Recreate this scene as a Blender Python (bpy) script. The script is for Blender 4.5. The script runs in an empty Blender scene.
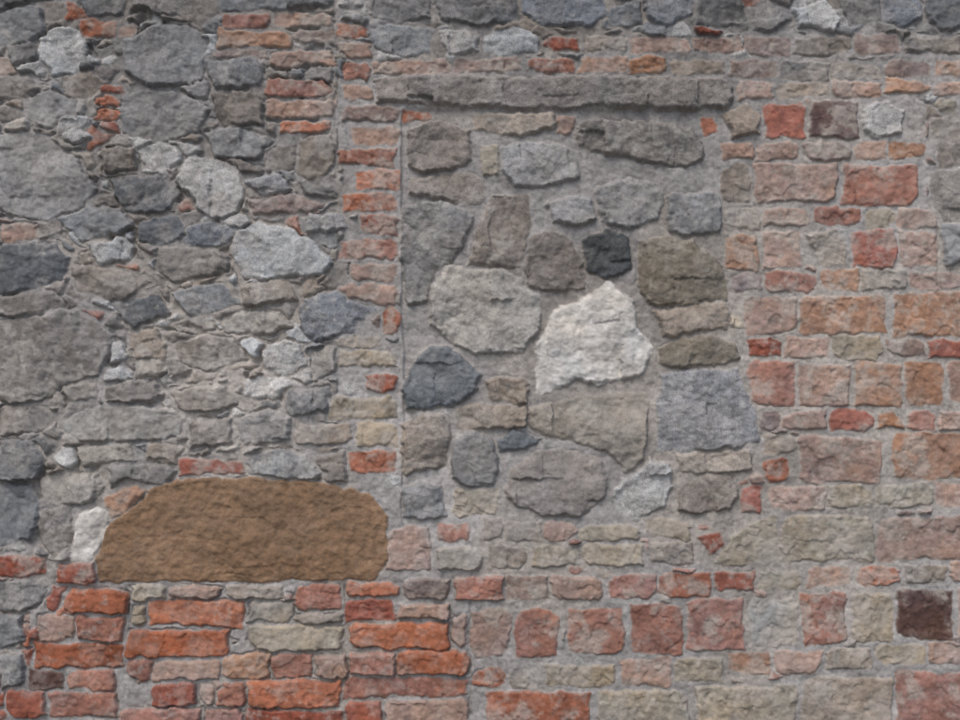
import bpy, math, numpy as np, random
random.seed(7); rng=np.random.RandomState(11)
S=0.003                      # metres per wall unit
CX,CY,CZ=480.0,360.0,1.60

# ------------------------------------------------------------------ noise
def vn(x,y,seed):
    t=np.random.RandomState(seed).rand(256,256).astype(np.float32)*2-1
    xi=np.floor(x).astype(np.int32); yi=np.floor(y).astype(np.int32)
    fx=(x-xi); fy=(y-yi); fx=fx*fx*(3-2*fx); fy=fy*fy*(3-2*fy)
    a=t[yi&255,xi&255]; b=t[yi&255,(xi+1)&255]; c=t[(yi+1)&255,xi&255]; d=t[(yi+1)&255,(xi+1)&255]
    return (a+(b-a)*fx)*(1-fy)+(c+(d-c)*fx)*fy
def fbm(x,y,wl,seed,octv=4,g=0.5):
    s=0; a=1; n=0
    for i in range(octv):
        k=(2.03**i)/wl; ca,sa=math.cos(i*1.1+seed),math.sin(i*1.1+seed)
        s=s+a*vn((x*ca+y*sa)*k+i*17.3+seed*3.1+500,(-x*sa+y*ca)*k+i*9.7+500,seed*10+i); n+=a; a*=g
    return s/n*1.6
def ss(a,b,x):
    t=np.clip((x-a)/(b-a),0,1); return t*t*(3-2*t)
def lin(c):
    c=np.array(c,dtype=np.float64)/255
    return np.where(c<=0.04045,c/12.92,((c+0.055)/1.055)**2.4)
def facets(x,y,wl,seed,tilt=.18,cone=.12,hv=.12):
    """continuous relief of flat broken faces (upper envelope of random planes); also a tone per face"""
    r=np.random.RandomState(seed); T=r.rand(6,128,128).astype(np.float32)
    u=x/wl+300; v=y/wl+300; iu=np.floor(u).astype(np.int32); iv=np.floor(v).astype(np.int32)
    best=np.full(x.shape,-1e9,np.float32); tone=np.zeros(x.shape,np.float32)
    for a in(-1,0,1):
        for b in(-1,0,1):
            I=(iu+a); J=(iv+b); i=I&127; j=J&127
            dx=(u-(I+T[0][j,i])); dy=(v-(J+T[1][j,i]))
            h=(T[2][j,i]-.5)*2*hv+(T[3][j,i]-.5)*2*tilt*dx+(T[4][j,i]-.5)*2*tilt*dy-cone*(np.abs(dx)+np.abs(dy))-.10*(dx*dx+dy*dy)
            m=h>best; best=np.where(m,h,best); tone=np.where(m,T[5][j,i],tone)
    return best*wl, tone*2-1

# ------------------------------------------------------------------ grid
xs=np.concatenate([np.arange(-300,-16,4),np.arange(-16,976,1.0),np.arange(976,1261,4)])
ys=np.concatenate([np.arange(-300,-16,4),np.arange(-16,736,1.0),np.arange(736,896,3)])
X,Y=np.meshgrid(xs,ys); X=X.astype(np.float32); Y=Y.astype(np.float32)
NX,NY=len(xs),len(ys)

PAL=dict(G=(132,132,132),B=(129,131,135),D=(107,108,109),T=(131,126,121),L=(168,168,167),W=(194,189,182),
 R=(144,83,66),O=(158,96,69),P=(156,129,116),Y=(154,143,125),K=(86,68,65),N=(144,133,122),M=(149,105,91),
 Z=(72,76,79),S=(127,104,84),C=(126,121,117),Q=(157,118,93),U=(134,116,109),V=(152,147,140),H=(98,103,107),E=(120,115,106))

# ------------------------------------------------------------------ stones of the blocked opening + others (colour, outline)
LINTEL="C 372,79 440,76 520,78 640,77 728,79 733,92 731,107 690,110 600,107 520,110 440,104 376,103"
SAND="S 97,581 96,560 106,532 116,520 130,508 148,491 166,486 180,480 215,480 260,477 300,481 335,484 368,493 388,514 386,536 390,555 374,580 300,582 200,581"
PANEL="""C 410,132 440,121 468,130 473,160 455,170 425,172 409,165
N 474,115 510,113 552,114 556,127 520,134 491,131 474,128
G 502,148 530,140 560,144 577,152 580,178 540,186 512,184 503,170
T 575,126 600,119 645,122 690,128 704,142 703,160 680,166 630,159 592,150 580,142
C 410,177 440,173 472,174 487,186 480,204 440,199 410,194
G 403,207 440,200 474,217 462,246 445,268 425,300 408,304 402,270
C 490,196 527,195 529,235 522,268 490,268 465,264 478,235
G 548,202 575,196 592,200 595,218 575,226 552,222
G 598,187 630,180 660,182 664,198 655,220 632,230 604,220
G 666,196 700,193 720,196 722,232 690,236 668,232
Z 584,240 606,228 628,238 631,268 607,278 583,268
C 527,237 545,231 566,236 583,262 583,288 555,293 525,289
E 640,241 665,237 692,240 720,262 728,285 726,301 690,304 650,304 641,290 638,262
V 430,296 437,272 450,265 500,270 524,280 541,300 538,330 520,352 475,352 450,340 430,322
W 536,352 545,328 560,308 584,297 607,284 633,300 637,328 653,346 647,366 638,376 600,383 578,380 560,388 538,396
N 655,309 690,305 720,303 729,314 727,330 690,334 664,335
E 660,347 682,338 702,335 735,345 739,358 715,366 670,368 660,362
H 403,388 412,366 430,347 450,348 466,360 479,374 474,396 455,406 425,411 405,409
N 486,380 505,377 529,380 527,404 487,405
V 531,411 560,402 600,396 643,391 649,402 647,440 640,462 628,473 605,452 575,440 545,438 530,428
B 662,374 700,370 736,371 745,392 756,412 758,440 735,448 700,451 660,450 659,410
N 402,424 425,414 445,418 451,440 447,466 420,470 404,475
N 455,408 490,404 527,407 524,426 490,430 456,428
G 450,442 470,432 493,440 498,462 494,484 470,487 453,478
H 495,441 512,432 543,439 522,448 500,453
C 510,470 535,454 560,448 600,460 609,478 604,497 580,516 540,513 514,505 507,490
L 611,492 630,474 650,458 668,467 673,488 664,506 636,520 614,514
N 678,456 715,450 750,450 751,468 715,473 680,473
C 680,492 708,474 733,475 739,492 728,508 698,515 679,510
R 741,488 760,486 759,511 742,511
G 403,488 420,482 441,486 446,516 425,521 404,518
O 700,119 712,116 719,131 706,135
Y 482,147 497,146 498,174 483,175
R 697,537 720,530 729,546 708,555
Y 713,562 730,538 752,522 775,518 779,558 750,564"""
RUB="""G 0,14 30,5 42,10 45,35 20,44 0,46
L 40,38 60,30 82,34 88,48 76,74 55,76 42,60
D 78,0 100,-6 126,0 122,14 90,16
D 0,-14 60,-14 70,-4 45,2 0,8
T 130,-12 215,-12 216,10 170,14 132,8
G 124,42 150,28 185,26 206,42 200,78 160,90 126,72
G 120,98 150,90 182,92 210,110 196,130 165,140 126,132
G 0,136 30,134 50,140 78,162 97,190 78,208 45,219 15,212 0,206
G 25,98 50,93 76,100 72,122 45,128 28,116
L 50,112 70,105 78,124 60,133
N 64,76 90,72 102,84 92,96 68,94
T 0,78 30,76 40,88 20,98 0,100
L 62,133 80,130 90,138 74,143
L 139,151 160,143 176,148 186,161 170,168 146,165
L 186,160 210,158 234,168 246,188 236,210 215,216 192,202 176,182
G 205,60 250,55 263,68 258,84 216,90
T 214,95 250,93 263,104 262,124 222,126
G 205,134 238,128 276,140 262,160 216,157
T 100,150 133,149 136,168 106,172
D 110,180 158,175 180,196 165,214 126,211
D 140,222 178,216 188,234 160,246 140,240
B 184,230 212,222 235,230 233,243 206,248 186,244
T 160,250 210,250 230,256 229,272 176,281 158,270
G 60,218 90,206 120,210 136,226 112,236 84,241
L 90,246 122,238 134,250 132,263 98,265
L 235,234 262,222 288,228 312,242 331,262 318,274 275,278 242,275 232,258
B 245,180 280,175 291,189 266,196
U 250,202 290,195 324,204 305,214 258,213
B 303,216 344,214 346,228 306,231
D 0,248 30,240 55,244 70,260 60,280 25,290 0,291
T 70,268 118,266 150,281 122,299 78,292
T 0,296 55,294 66,306 30,316 0,314
D 115,303 158,295 170,314 134,329
G 174,293 224,285 240,304 192,316
T 240,285 288,283 296,299 247,306
B 301,306 325,294 348,292 375,308 372,328 345,336 316,340 301,326
V 225,320 250,312 280,314 291,325 266,335 228,333
L 262,350 284,340 300,346 306,364 288,375 264,369
T 0,322 35,314 75,312 112,334 108,358 98,376 60,384 45,400 15,403 0,400
N 130,332 158,331 166,345 163,360 136,356
V 137,363 160,358 168,372 150,380 137,376
T 178,344 205,335 232,336 246,359 204,371 180,360
L 245,384 270,375 301,385 272,398 246,395
T 104,388 150,380 166,394 140,405 106,403
T 170,391 228,385 236,403 182,412
D 284,392 328,389 332,410 288,416
V 60,424 90,410 135,405 188,414 178,432 145,441 85,440
T 190,420 230,418 233,442 190,447
G 235,420 270,410 290,418 289,440 243,444
V 78,447 128,442 136,460 84,466
T 0,408 40,406 56,416 40,430 0,434
D 0,440 34,443 44,462 36,478 0,480
V 41,482 70,472 98,474 104,490 84,504 46,502
T 108,468 150,463 176,470 160,484 130,480 112,486
D 0,486 30,484 40,505 32,538 0,545
T 42,508 72,508 72,540 52,555 40,540
G 246,458 280,450 310,458 326,474 290,480 250,474
T 312,460 345,452 346,482 330,484
W 72,560 76,530 82,514 96,506 107,514 101,543 88,562
N 150,446 182,447 176,462 144,462
Q 107,500 135,484 148,492 136,506 114,518
D 0,584 30,580 50,590 30,610 0,612
D 0,618 20,616 22,640 0,650
D 0,660 22,655 24,680 0,690
T 300,140 330,135 334,165 318,180 298,172
T 262,148 294,146 292,168 268,170
G 300,180 330,184 338,198 310,200
T 338,262 348,262 346,284 322,284
V 312,352 334,345 336,370 316,380
G 372,30 400,24 432,32 428,52 395,55 375,48
L 440,33 465,29 480,38 478,51 450,54
L 486,36 512,30 538,38 537,50 500,54 486,50
G 372,-8 425,-10 430,18 400,24 372,16
D 432,-8 520,-10 518,20 470,27 440,18
B 522,-10 600,-10 606,14 590,26 545,26 522,12
G 610,6 640,2 642,24 612,26
B 645,-6 690,-8 694,14 670,24 648,18
D 696,-4 740,-8 744,20 720,28 698,22
G 748,10 775,4 792,18 776,30 750,28
L 795,10 825,3 836,16 832,30 798,28
G 838,-6 878,-8 880,18 850,24
B 884,-2 915,-6 922,18 905,27 885,22
D 924,-8 972,-10 975,24 940,30 926,18
L 864,106 890,102 902,112 900,133 875,137 864,130
T 932,120 975,116 978,160 940,166
T 930,172 972,170 975,210 945,222 932,205
G 942,226 980,222 980,262 946,266
D 220,-12 330,-14 332,4 270,12 222,8
N 725,114 748,107 758,116 757,134 732,139
N 806,234 835,230 848,245 847,262 822,267"""
# ------------------------------------------------------------------ bricks  x0 y0 x1 y1 colour
BR="""556 116 576 132 P;438 525 470 541 M;482 519 500 540 C;508 521 541 541 N;545 524 575 541 P;580 524 640 541 Y;645 520 690 538 Y
437 547 480 570 V;489 547 526 566 N;533 547 578 565 Y;585 545 643 566 Y;650 543 692 562 N;455 490 496 516 Y;765 460 788 481 O
387 528 430 571 P
402 580 450 600 U;455 579 501 599 M;508 578 548 600 U;552 577 604 600 P;610 574 655 597 M;660 574 708 595 O;714 572 755 589 R;760 570 798 589 Y;808 568 851 586 P;858 567 898 585 O;905 565 946 583 N;950 563 985 582 P
470 612 508 656 P;515 610 557 658 M;568 610 623 653 M;632 605 683 652 M;688 600 743 648 M;752 600 795 645 V;802 593 845 643 M;853 593 893 640 Y;897 590 952 638 K;957 590 1000 636 P
473 668 505 686 O;509 668 541 686 N;546 665 616 685 Y;622 658 669 684 P;675 658 722 682 Y;728 653 770 673 Q;775 652 820 671 P;825 650 871 669 N;878 646 925 665 Y;930 645 985 664 P
487 690 591 724 O;598 690 690 724 Y;696 686 796 724 Y;803 677 893 724 N;898 672 990 722 M
372 62 450 73 P;455 60 521 72 U;526 60 575 72 M;580 58 628 72 P;631 58 666 73 Q;671 60 725 74 N;730 62 775 77 U;780 64 828 79 T;832 64 880 78 T;884 62 930 77 U;934 62 980 76 P
543 37 579 51 R;585 37 626 50 N;630 37 690 53 P;695 38 740 52 P;745 38 790 55 U;795 38 850 54 T;855 36 900 54 U;905 38 960 54 T
738 84 771 98 P;777 83 828 97 N;834 81 880 97 P;886 81 930 95 Q;935 82 985 96 P
765 103 804 137 R;812 101 857 137 K;722 143 754 158 P;758 143 799 158 P;805 143 850 158 U;855 143 885 158 P;888 142 924 157 Q
722 165 749 201 N;755 165 835 202 P;842 165 917 205 M
724 208 758 228 N;764 208 808 226 P;815 208 860 227 M;866 209 893 227 Y;898 209 936 227 P
728 233 756 270 Q;762 232 800 268 P;851 231 894 266 R;901 232 936 267 P
730 275 760 291 U;765 273 816 291 M;822 270 858 290 Q;863 271 905 289 N;910 273 965 289 P
746 297 797 333 P;801 296 885 335 Q;893 292 975 336 Q
748 339 780 356 R;785 338 830 357 P;834 336 880 359 Y;886 340 925 356 U;929 342 985 358 R
750 361 792 406 M;800 365 848 405 P;856 363 901 406 Q;905 364 943 405 Q;948 362 1000 404 P
757 412 780 429 U;783 413 825 429 P;830 411 873 431 R;878 413 903 429 Q;908 412 933 429 M;938 412 985 430 P
765 436 794 455 N;800 437 881 482 P;891 434 985 478 Q;770 487 824 508 P;828 487 870 508 Y;876 485 930 507 Y;935 484 990 506 P
783 516 871 561 Y;879 517 975 559 P
337 26 367 38 O;340 44 370 58 P;343 65 371 80 M;343 86 376 100 P;341 106 400 121 U;352 128 399 143 P;340 150 394 165 M;356 171 398 189 O;341 194 396 211 O;360 215 397 235 R;343 240 397 258 M;352 264 397 281 P;340 286 396 303 P;384 308 398 335 O;338 312 380 330 U;335 337 380 347 N;340 351 397 366 Y;366 373 397 391 R;328 398 397 418 Y;357 424 397 444 Y;349 450 396 471 O;296 424 350 445 N
404 111 428 121 O
225 14 271 30 M;275 14 332 27 P;218 30 292 46 Q;295 31 333 44 U;214 49 268 57 U;270 52 334 66 P;268 80 331 97 M;266 101 332 118 P;282 122 332 135 O
82 21 118 36 O;120 24 138 36 P;103 84 124 94 R;99 96 121 106 O;97 109 119 119 O;100 121 118 131 R;0 60 14 75 P;178 196 198 210 M;0 226 36 243 P
180 458 243 473 R;112 262 140 271 O
58 563 95 584 R;0 556 46 576 R;48 586 68 612 R;55 590 127 614 O;40 616 75 642 P;78 616 123 641 M;33 643 123 667 O;28 671 64 690 K;68 670 113 690 M;8 692 45 718 R;50 693 116 718 M
150 600 242 626 O;128 630 229 656 O;132 585 165 600 Y;170 586 221 598 P;226 586 281 600 N;296 585 342 609 M
130 660 150 681 M;155 660 219 680 P;155 683 196 706 R;199 684 214 706 P;218 685 244 706 M;122 710 200 726 M;205 709 241 726 M
248 604 292 621 V;297 612 342 624 N;249 626 343 649 Y;224 655 268 679 Q;272 655 312 677 M;315 655 345 679 P;248 681 341 708 O;245 711 343 728 R
132 605 146 626 Y
346 582 400 597 O;346 598 394 623 R;400 604 450 619 P;350 622 449 649 O;350 651 395 676 M;397 650 469 675 O;345 677 467 697 M;345 700 381 724 R;386 698 467 726 P;453 615 467 648 P"""
stones=[]   # dict: poly, col, kind
def addpoly(line,kind):
    t=line.split(); pts=np.array([[float(v) for v in s.split(',')] for s in t[1:]])
    stones.append(dict(p=pts,c=t[0],kind=kind))
addpoly(LINTEL,'lintel'); addpoly(SAND,'sand')
for l in PANEL.split('\n'): addpoly(l,'brick' if l[0] in 'ORY' else 'panel')
for l in RUB.split('\n'): addpoly(l,'rubble')
def addbrick(x0,y0,x1,y1,c):
    j=lambda a:(random.uniform(-a,a))
    w=x1-x0; h=y1-y0; a=2.3
    # some corners are knocked off
    pts=[]
    for (x,y,sx,sy) in((x0,y0,1,1),(x1,y0,-1,1),(x1,y1,-1,-1),(x0,y1,1,-1)):
        k=random.random(); cx=x+j(a); cy=y+j(a)
        if k<.4:
            q1=random.uniform(3,9); q2=random.uniform(2,min(7,h*.4))
            pa=(cx+sx*q1,cy); pb=(cx,cy+sy*q2)
            pts+= [pb,pa] if (sx*sy>0) else [pa,pb]
        else: pts.append((cx,cy))
        if (x,y)==(x0,y0): pts.append(((x0+x1)/2+j(w*.3),y0+j(1.6)))
        elif (x,y)==(x1,y0): pts.append((x1+j(1.8),(y0+y1)/2+j(h*.2)))
        elif (x,y)==(x1,y1): pts.append(((x0+x1)/2+j(w*.3),y1+j(1.6)))
        else: pts.append((x0+j(1.8),(y0+y1)/2+j(h*.2)))
    stones.append(dict(p=np.array(pts),c=c,kind='brick'))
for l in BR.replace('\n',';').split(';'):
    t=l.split(); addbrick(*[float(v) for v in t[:4]],t[4])
# courses outside the photographed patch
def courses(x0,x1,y0,y1):
    y=y0
    while y<y1:
        h=random.choice([18,20,24,36]); x=x0+random.uniform(0,10)
        while x<x1-20:
            w=random.uniform(45,90); addbrick(x,y,min(x+w,x1),y+h,random.choice('PPQMOYNURV')); x+=w+random.uniform(5,9)
        y+=h+random.uniform(6,8)
courses(-300,1260,733,885); courses(1008,1255,-295,725)

# ------------------------------------------------------------------ signed distances
wx=X+fbm(X,Y,20,3,2)*1.5+fbm(X,Y,7,43,3)*1.5; wy=Y+fbm(X,Y,20,4,2)*1.5+fbm(X,Y,7,44,3)*1.5
bx=X+fbm(X,Y,9,5,3)*1.5; by=Y+fbm(X,Y,9,6,3)*1.5
D1=np.full(X.shape,-99.,np.float32); D2=D1.copy(); ID=np.full(X.shape,-1,np.int32)
PAD=16
GROW=dict(panel=1.1,rubble=1.4,brick=.7,lintel=1,sand=.4)
for k,s in enumerate(stones):
    p=s['p']; a=p.min(0)-PAD; b=p.max(0)+PAD
    i0,i1=np.searchsorted(xs,[a[0],b[0]]); j0,j1=np.searchsorted(ys,[a[1],b[1]])
    if i1<=i0 or j1<=j0: continue
    sl=(slice(j0,j1),slice(i0,i1))
    px,py=(bx[sl],by[sl]) if s['kind'] in('brick','sand') else (wx[sl],wy[sl])
    d=np.full(px.shape,1e9,np.float32); ins=np.zeros(px.shape,bool)
    n=len(p)
    for i in range(n):
        x1,y1=p[i]; x2,y2=p[(i+1)%n]; ex,ey=x2-x1,y2-y1; L=ex*ex+ey*ey+1e-9
        t=np.clip(((px-x1)*ex+(py-y1)*ey)/L,0,1)
        d=np.minimum(d,(px-x1-t*ex)**2+(py-y1-t*ey)**2)
        if y1!=y2:
            ins^=((y1>py)!=(y2>py))&(px<(x2-x1)*(py-y1)/(y2-y1)+x1)
    d=np.sqrt(d); d=np.where(ins,d,-d)+GROW[s['kind']]
    o1=D1[sl]; o2=D2[sl]; oi=ID[sl]
    better=d>o1
    D2[sl]=np.where(better,o1,np.maximum(o2,d)); D1[sl]=np.where(better,d,o1); ID[sl]=np.where(better,k,oi)
Dm=np.minimum(D1,(D1-D2)*0.5-1.2)

# ------------------------------------------------------------------ rubble fill between traced stones
def filler(cw,ch,mask,seed,gap=1.3,keep=1.0):
    global Dm,ID
    r=np.random.RandomState(seed); nI=int(1700/cw)+6; nJ=int(1350/ch)+6
    jx=r.rand(nJ,nI); jy=r.rand(nJ,nI)
    ox,oy=-320,-320
    ux,uy=(X+wx)/2,(Y+wy)/2
    ci=((ux-ox)/cw).astype(int); cj=((uy-oy)/ch).astype(int)
    f1=np.full(X.shape,1e9,np.float32); f2=f1.copy(); idd=np.zeros(X.shape,np.int32)
    for dj in(-1,0,1):
        for di in(-1,0,1):
            I=np.clip(ci+di,0,nI-1); J=np.clip(cj+dj,0,nJ-1)
            sx=ox+(I+jx[J,I])*cw; sy=oy+(J+jy[J,I])*ch
            q=np.hypot((ux-sx),(uy-sy)*cw/ch).astype(np.float32)
            b=q<f1; f2=np.where(b,f1,np.minimum(f2,q)); idd=np.where(b,J*nI+I,idd); f1=np.where(b,q,f1)
    d=np.minimum((f2-f1)*0.5*ch/cw*1.15-gap,-Dm-1.9)
    d=np.where(mask,d,-9)
    mx=np.zeros(nI*nJ); np.maximum.at(mx,idd.ravel(),d.ravel())
    kp=r.rand(nI*nJ)<keep
    ok=(mx[idd]>2.2)&kp[idd]&(d>-4)&(Dm<=0)&(d>Dm)
    used=np.unique(idd[ok]); remap=np.zeros(nI*nJ,np.int32)
    for u in used:
        remap[u]=len(stones); stones.append(dict(c=None,kind='rubble',fill=True))
    Dm=np.where(ok,d,Dm); ID=np.where(ok,remap[idd],ID)
inn=(X<338)&(Y<560)&~((Y>445)&(X>95)&(Y>470))
small=inn&(X>-16)&(Y>-16)
marg=((X<=-16)|(Y<=-16))&(X<1005)&(Y<725)
band=(Y<80)&(X>330)&(Y>-16)|((X>925)&(Y<290)&(Y>90))|((X<30)&(Y>540)&(Y<725))
filler(46,32,marg,22,2)
filler(30,19,small|band,21); filler(14,9,small|band,24,.9,.75)
filler(17,11,(X>-16)&(X<975)&(Y<735)&(Y>-16)&~((X>400)&(X<722)&(Y<525)&(Y>110)),25,1.2,.4)

# ------------------------------------------------------------------ per stone attributes
n=len(stones)
colr=np.zeros((n,3)); H=np.zeros(n); E=np.zeros(n); tx=np.zeros((n,6)); spk=np.zeros(n); kd=np.zeros(n,int); cln=np.ones(n)
cen=np.zeros((n,2))
cnt=np.bincount(ID[ID>=0].ravel(),minlength=n)+1e-6
cen[:,0]=np.bincount(ID[ID>=0],weights=X[ID>=0],minlength=n)/cnt
cen[:,1]=np.bincount(ID[ID>=0],weights=Y[ID>=0],minlength=n)/cnt
KN=dict(rubble=1,panel=2,brick=3,lintel=4,sand=5)
for k,s in enumerate(stones):
    c=s['c']
    if c is None:
        c=random.choice('GGTTDGLTLCNVLC')
        if random.random()<.05:c=random.choice('MRO')
        if cen[k,0]>470 and cen[k,1]>100: c=random.choice('PNUYM')
        elif cen[k,1]>570: c=random.choice('PMRON')
    v=random.uniform(-10,10); h=random.uniform(-2,2)
    if c in 'WS': v=0
    cx_,cy_=cen[k]
    rgb=np.array(PAL[c],float)+v+np.array([h,0,-h])
    fresh=cx_<480 and cy_>555
    L_=lin(np.clip(rgb,20,250)); lum=L_@np.array([.3,.6,.1])
    if c in 'ROQMPUYN': L_=L_+(lum-L_)*(.08 if fresh and c in 'ROM' else .20)
    if fresh and c in 'RO': L_*=.94
    colr[k]=L_; kd[k]=KN[s['kind']]
    cln[k]=random.uniform(.25,1)*(.35 if c in 'ZHKW' else 1)
    if s['kind']=='brick': H[k]=random.uniform(.5,3.0); E[k]=random.uniform(1.4,2.4); g=.02; spk[k]=.3
    elif s['kind']=='sand': H[k]=1.4;E[k]=1.8; g=0; spk[k]=.35
    elif s['kind']=='lintel': H[k]=5;E[k]=3.0; g=0.0; spk[k]=1
    elif s['kind']=='panel': H[k]=random.uniform(4.2,6.6);E[k]=random.uniform(2.0,3.4); g=.06; spk[k]=random.uniform(.4,.9)
    else: H[k]=random.uniform(2.4,5);E[k]=random.uniform(1.8,3.0); g=.10; spk[k]=random.uniform(.3,.8)
    if s['kind']=='brick' and fresh: H[k]=random.uniform(1.5,6.5)
    if s.get('fill'): H[k]=random.uniform(.8,3.8);E[k]=random.uniform(1.6,2.6)
    if c in 'BL': spk[k]=1
    if c=='W': spk[k]=.15
    tx[k]=[random.gauss(0,g) for _ in range(6)]
IDc=np.clip(ID,0,n-1)
K=kd[IDc]; CL=cln[IDc]
creep=fbm(X,Y,23,8,4); fine=fbm(X,Y,5,9,3); mid=fbm(X,Y,12,10,4); big=fbm(X,Y,60,12,4); vbig=fbm(X,Y,240,13,3)
isbr=(K==3); sd=K==5; pan=K==2
Dm=Dm+creep*np.where(isbr,1.4,np.where(pan,1.0,1.9))+fine*.6
Dm=np.where(sd,Dm+.6+creep*.9,Dm)
inside=Dm>0
dx=X-cen[IDc,0]; dy=Y-cen[IDc,1]
off=(IDc*37.7)%911          # every stone gets its own piece of the break pattern
F,ft=facets(wx+off,wy+off*.7,24,61,.26,.05,.10); F2,ft2=facets(wx-off,wy+off*.4,8,62,.22,.08,.10)
M1,mt1=facets(wx,wy,7,63,.25,.35,.2)
t=np.clip(Dm/E[IDc],0,1); prof=.4*np.sqrt(1-(1-t)**2)+.6*t
fac=np.minimum(np.minimum(dx*tx[IDc,0]+dy*tx[IDc,1],dx*tx[IDc,2]+dy*tx[IDc,3]+.6),dx*tx[IDc,4]+dy*tx[IDc,5]+1.0)
big_st=np.where(isbr,.36,1.15); big_st=np.where(sd,.20,big_st); big_st=np.where(K==4,1.1,big_st)
top=H[IDc]+fac+big_st*((F-1.2)*.9+F2*.5+fine*.24+mid*.25)
top=top+np.where(isbr,mid*.35-1.2*ss(.3,.42,fbm(X,Y,17,15,3)),0)
top=np.maximum(top,np.where(isbr,-.2,.6))
# sandstone: weathered bedding lines and shallow spalls
top=np.where(sd,top+.3*fbm(X*.25,Y*1.3,13,91,3)-.8*ss(.30,.46,fbm(X*.55,Y*1.2,26,92,3))+.25*fine,top)
lowleft=ss(500,440,X)*ss(570,590,Y)
leftz=ss(350,320,X)*ss(560,540,Y)
mort=fbm(X,Y,30,17,4)*1.0+fine*.32+M1*.30+fbm(X,Y,3,19,2)*.2+.7-lowleft*1.8+leftz*.4
gm=ss(.1,.8,fbm(X,Y,26,20,3)+.4*lowleft+.2*leftz)
groove=np.exp(-((Dm+.6)/1.2)**2)*gm*(np.where(isbr,.6,1.1)+lowleft*2.6+leftz*1.4)
ht=mort-groove+np.where(inside,prof*top,0)
# open hollows where mortar has fallen out of the rubble
holl=ss(.34,.62,fbm(X,Y,34,81,3))*leftz; ht=ht-np.where(inside,0,ss(0,-2.5,Dm)*holl*5)
# the blocked opening sits slightly behind the brick jamb on its left
xe=401+fbm(X*0,Y,40,82,3)*2.5
rec=ss(xe,xe+1.6,X)*ss(760,700,X)*ss(106,112,Y)*ss(545,500,Y); ht=ht-3.0*rec
def seam(x0,y0,x1,y1,depth,wd=1.3):
    global ht
    t=np.clip((Y-y0)/(y1-y0),0,1); xl=x0+(x1-x0)*t+fbm(X*0,Y,25,int(x0)%97,4)*3
    m=ss(y0-6,y0+6,Y)*ss(y1+6,y1-6,Y)*ss(-.6,.3,fbm(X*0,Y,40,int(y1)%89,2))
    ht=ht-depth*np.exp(-((X-xl)/wd)**2)*m
seam(336,0,337,262,1.8); seam(928,80,938,290,2.0); seam(722,112,756,330,1.2); seam(470,600,470,724,2.4); seam(344,585,344,724,2.0); seam(127,585,124,700,1.8)
# ------------------------------------------------------------------ colour
mcol=lin((147,144,142))[None,None,:]*(1+.14*big+.10*mid+.09*fine+.12*vbig+.04*mt1)[...,None]
warm=ss(-.2,.7,fbm(X,Y,90,27,3))[...,None]
mcol=mcol*(1+warm*np.array([.05,0.01,-.05]))
pale=ss(.1,.7,fbm(X,Y,38,93,5,.62))[...,None]; mcol=mcol*(1+.16*pale)
grit=ss(.5,.75,fbm(X,Y,3.2,71,2))[...,None]*.16; grit2=ss(.5,.75,fbm(X,Y,3.6,72,2))[...,None]*.20
mcol=mcol*(1+grit-grit2)*(1-.08*leftz-.10*lowleft)[...,None]
sc=colr[IDc]
blot=fbm(X,Y,15,28,5,.6); blot2=fbm(X,Y,7,29,3)
amp=np.where(isbr,.20,.12)[...,None]
sc=sc*(1+amp*blot[...,None]+.09*fine[...,None]+.12*blot2[...,None]+(.10*ft+.08*ft2)[...,None]*np.where(isbr|sd,.35,1.0)[...,None])
hue=fbm(X,Y,34,30,3)[...,None]; sc=sc*(1+hue*np.where(isbr,.08,.03)[...,None]*np.array([1,.1,-1]))
lm=fbm(X,Y,20,31,5,.62)+.25*big+.12*ft2
lime=(.6*ss(-.3,.6,lm)+.4*ss(.2,.4,lm))*np.where(isbr,.62-.38*lowleft,np.where(K==1,.5,.22*CL)); lime=np.where(sd,lime*.12,lime)
lime=np.maximum(lime,.45*ss(2.0,0,Dm)*np.where(sd,.3,1)*(1-.5*lowleft))
limec=np.where((K==1)[...,None],mcol*1.08,lin((163,155,147))); sc=sc*(1-lime[...,None])+limec*lime[...,None]
dk=fbm(X,Y,13,33,5,.62); dark=ss(.15,.6,dk)*.20*CL; dark=np.where(sd,dark*.5,dark)
dark=np.maximum(dark,.30*CL*ss(.5,.66,fbm(X,Y,5,83,2)+.3*fbm(X,Y,60,84,2))*np.where(sd,.2,1))
sc=sc*(1-dark[...,None]*np.array([.78,.78,.78]))
# pale lichen flecks
li=ss(.42,.6,fbm(X,Y,6.5,74,3)+.35*fbm(X,Y,70,75,2))*.28*CL*np.where(sd,.2,1); sc=sc*(1-li[...,None])+lin((174,172,165))*li[...,None]
# broad mottling of the sandstone
sc=np.where(sd[...,None],sc*(1+.12*fbm(X*.5,Y,40,94,4)+.07*fbm(X*.3,Y*1.4,10,95,3))[...,None],sc)
w=ss(-.5,.5,Dm)[...,None]
col=mcol*(1-w)+sc*w
wall_tone=1+.08*vbig+np.where(Y<90,-.14*ss(90,10,Y),0)  # broad random tone, with the colour darker towards the top
col=np.clip(col*wall_tone[...,None],.01,.9)
GAIN=1.14
col=col*GAIN
spd=np.where(inside,spk[IDc],.45)

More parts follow.
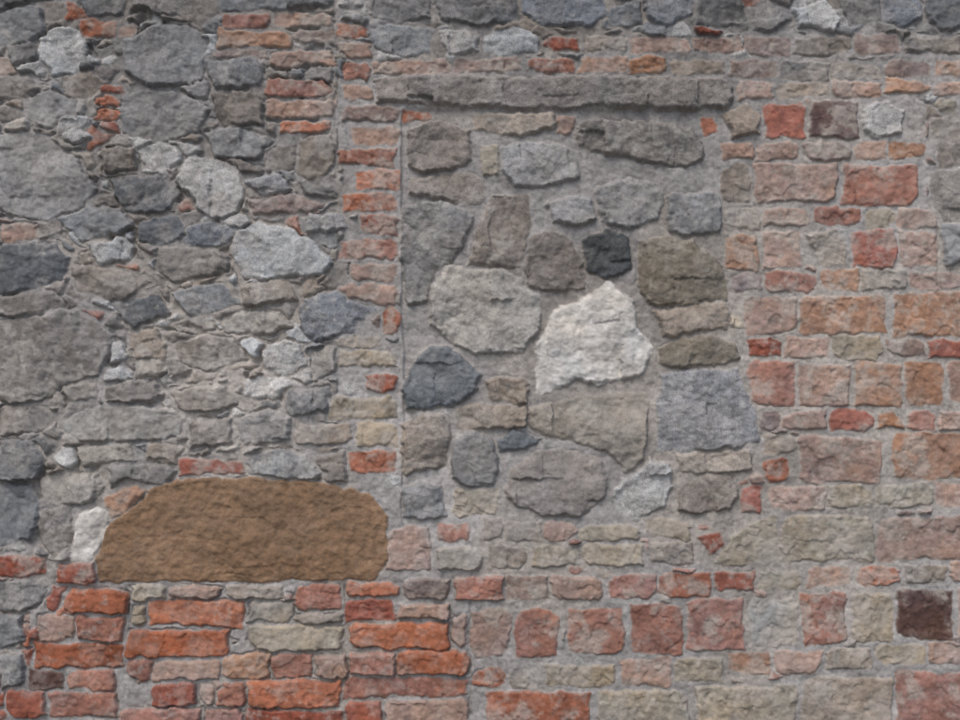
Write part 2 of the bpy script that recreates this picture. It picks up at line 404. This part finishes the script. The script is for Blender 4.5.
# ------------------------------------------------------------------ meshes
ht[0,:]=ht[-1,:]=-16; ht[:,0]=ht[:,-1]=-16
P3=np.stack([(X-CX)*S,-ht*S,CZ-(Y-CY)*S],-1).reshape(-1,3)
lab=np.where(inside,K,0)
fl=lab[:-1,:-1]
idx=np.arange(NX*NY).reshape(NY,NX)
Q=np.stack([idx[:-1,:-1],idx[1:,:-1],idx[1:,1:],idx[:-1,1:]],-1)
C4=np.concatenate([col.reshape(-1,3),np.ones((NX*NY,1))],1).astype(np.float32); SP=spd.reshape(-1).astype(np.float32)

def material(name,bump,spf,scale):
    m=bpy.data.materials.new(name); m.use_nodes=True; nt=m.node_tree; N=nt.nodes; Lk=nt.links
    bs=N['Principled BSDF']; bs.inputs['Roughness'].default_value=.95; bs.inputs['Specular IOR Level'].default_value=.15
    a=N.new('ShaderNodeAttribute'); a.attribute_name='col'
    sp=N.new('ShaderNodeAttribute'); sp.attribute_name='speck'
    tc=N.new('ShaderNodeTexCoord')
    def noise(sc,det,r=.6):
        q=N.new('ShaderNodeTexNoise'); q.inputs['Scale'].default_value=sc; q.inputs['Detail'].default_value=det; q.inputs['Roughness'].default_value=r
        Lk.new(tc.outputs['Object'],q.inputs['Vector']); return q
    n1=noise(scale,1,.7); n2=noise(70,3,.65)
    def mr(src,a0,a1,b0,b1):
        q=N.new('ShaderNodeMapRange'); q.inputs[1].default_value=a0;q.inputs[2].default_value=a1;q.inputs[3].default_value=b0;q.inputs[4].default_value=b1
        Lk.new(src,q.inputs[0]); return q.outputs[0]
    def mth(op,x,y):
        q=N.new('ShaderNodeMath'); q.operation=op
        for i,v in enumerate((x,y)):
            if isinstance(v,(int,float)): q.inputs[i].default_value=v
            else: Lk.new(v,q.inputs[i])
        return q.outputs[0]
    s1=mth('MULTIPLY',mth('MULTIPLY',mr(n1.outputs[0],.3,.7,-1,1),sp.outputs['Fac']),spf)
    s2=mr(n2.outputs[0],.3,.7,.90,1.10)
    f=mth('MULTIPLY',mth('ADD',s1,1.0),s2)
    vm=N.new('ShaderNodeVectorMath'); vm.operation='SCALE'
    Lk.new(a.outputs['Color'],vm.inputs[0]); Lk.new(f,vm.inputs['Scale']); Lk.new(vm.outputs[0],bs.inputs['Base Color'])
    b=N.new('ShaderNodeBump'); b.inputs['Strength'].default_value=bump; b.inputs['Distance'].default_value=.003
    n3=noise(200,2,.7); Lk.new(n3.outputs[0],b.inputs['Height']); Lk.new(b.outputs[0],bs.inputs['Normal'])
    return m
parent=bpy.data.objects.new('old_stone_and_brick_wall',None); bpy.context.collection.objects.link(parent)
def part(name,sel,mat):
    q=Q[sel]; u,inv=np.unique(q.ravel(),return_inverse=True)
    me=bpy.data.meshes.new(name); me.vertices.add(len(u)); me.vertices.foreach_set('co',P3[u].astype(np.float32).ravel())
    me.loops.add(q.size); me.loops.foreach_set('vertex_index',inv.ravel().astype(np.int32))
    me.polygons.add(len(q)); me.polygons.foreach_set('loop_start',np.arange(0,q.size,4,dtype=np.int32))
    me.update(calc_edges=True)
    me.polygons.foreach_set('use_smooth',np.ones(len(q),bool))
    at=me.attributes.new('col','FLOAT_COLOR','POINT'); at.data.foreach_set('color',C4[u].ravel())
    at=me.attributes.new('speck','FLOAT','POINT'); at.data.foreach_set('value',SP[u])
    me.materials.append(mat); me.update()
    o=bpy.data.objects.new(name,me); bpy.context.collection.objects.link(o); o.parent=parent; return o
part('mortar',fl==0,material('lime_mortar',.45,.22,380))
ms=material('rough_granite',.5,.28,300)
part('rubble_stones',fl==1,ms); part('blocked_opening_stones',fl==2,ms); part('stone_lintel',fl==4,ms)
part('bricks',fl==3,material('fired_clay_brick',.4,.3,300))
part('brown_sandstone_block',fl==5,material('brown_sandstone',.55,.4,350))
# wall core behind the facing
bpy.ops.mesh.primitive_cube_add(size=1)
core=bpy.context.object; core.name='wall_core'
x0,x1=(xs[0]-CX)*S,(xs[-1]-CX)*S; z1=CZ-(ys[0]-CY)*S
core.scale=(x1-x0+.004,.45,z1+.004); core.location=((x0+x1)/2,.045+.225,(z1+.004)/2); core.parent=parent
def simple(name,c1,c2,sc):
    m=bpy.data.materials.new(name); m.use_nodes=True; N=m.node_tree.nodes; L=m.node_tree.links
    q=N.new('ShaderNodeTexNoise'); q.inputs['Scale'].default_value=sc; q.inputs['Detail'].default_value=8
    r=N.new('ShaderNodeValToRGB'); r.color_ramp.elements[0].color=(*c1,1); r.color_ramp.elements[1].color=(*c2,1)
    r.color_ramp.elements[0].position=.35; r.color_ramp.elements[1].position=.65
    tc=N.new('ShaderNodeTexCoord'); L.new(tc.outputs['Object'],q.inputs['Vector'])
    L.new(q.outputs[0],r.inputs[0]); L.new(r.outputs[0],N['Principled BSDF'].inputs['Base Color']); N['Principled BSDF'].inputs['Roughness'].default_value=.95
    return m
core.data.materials.append(simple('old_mortar',(.16,.15,.15),(.24,.23,.22),9))
me=bpy.data.meshes.new('ground'); me.from_pydata([(-300,-300,0),(300,-300,0),(300,300,0),(-300,300,0)],[],[(0,1,2,3)])
g=bpy.data.objects.new('ground',me); bpy.context.collection.objects.link(g); me.materials.append(simple('gravel_ground',(.12,.12,.12),(.19,.19,.18),3))

# ------------------------------------------------------------------ light, sky, camera
el,az=math.radians(52),math.radians(202)
w=bpy.data.worlds.new('World'); bpy.context.scene.world=w; w.use_nodes=True
sky=w.node_tree.nodes.new('ShaderNodeTexSky'); sky.sky_type='NISHITA'; sky.sun_disc=False; sky.sun_elevation=el; sky.sun_rotation=az
sky.dust_density=3; sky.air_density=1.0
bg=w.node_tree.nodes['Background']; bg.inputs[1].default_value=.14; w.node_tree.links.new(sky.outputs[0],bg.inputs[0])
ld=bpy.data.lights.new('sun','SUN'); ld.energy=1.35; ld.angle=math.radians(34); ld.color=(1,.965,.92)
sun=bpy.data.objects.new('sun',ld); bpy.context.collection.objects.link(sun)
from mathutils import Vector
dirn=Vector((math.sin(az)*math.cos(el),math.cos(az)*math.cos(el),math.sin(el)))
sun.rotation_euler=dirn.to_track_quat('Z','Y').to_euler(); sun.location=(0,-3,6)
cd=bpy.data.cameras.new('camera'); cam=bpy.data.objects.new('camera',cd); bpy.context.collection.objects.link(cam)
dist=3.4; cam.location=(0,-dist,CZ); cam.rotation_euler=(math.radians(90),0,0)
cd.sensor_width=36; cd.lens=36*dist/(960*S); cd.clip_end=1000; cd.clip_start=.05
bpy.context.scene.camera=cam
bpy.context.scene.view_settings.view_transform='Standard'; bpy.context.scene.view_settings.look='None'
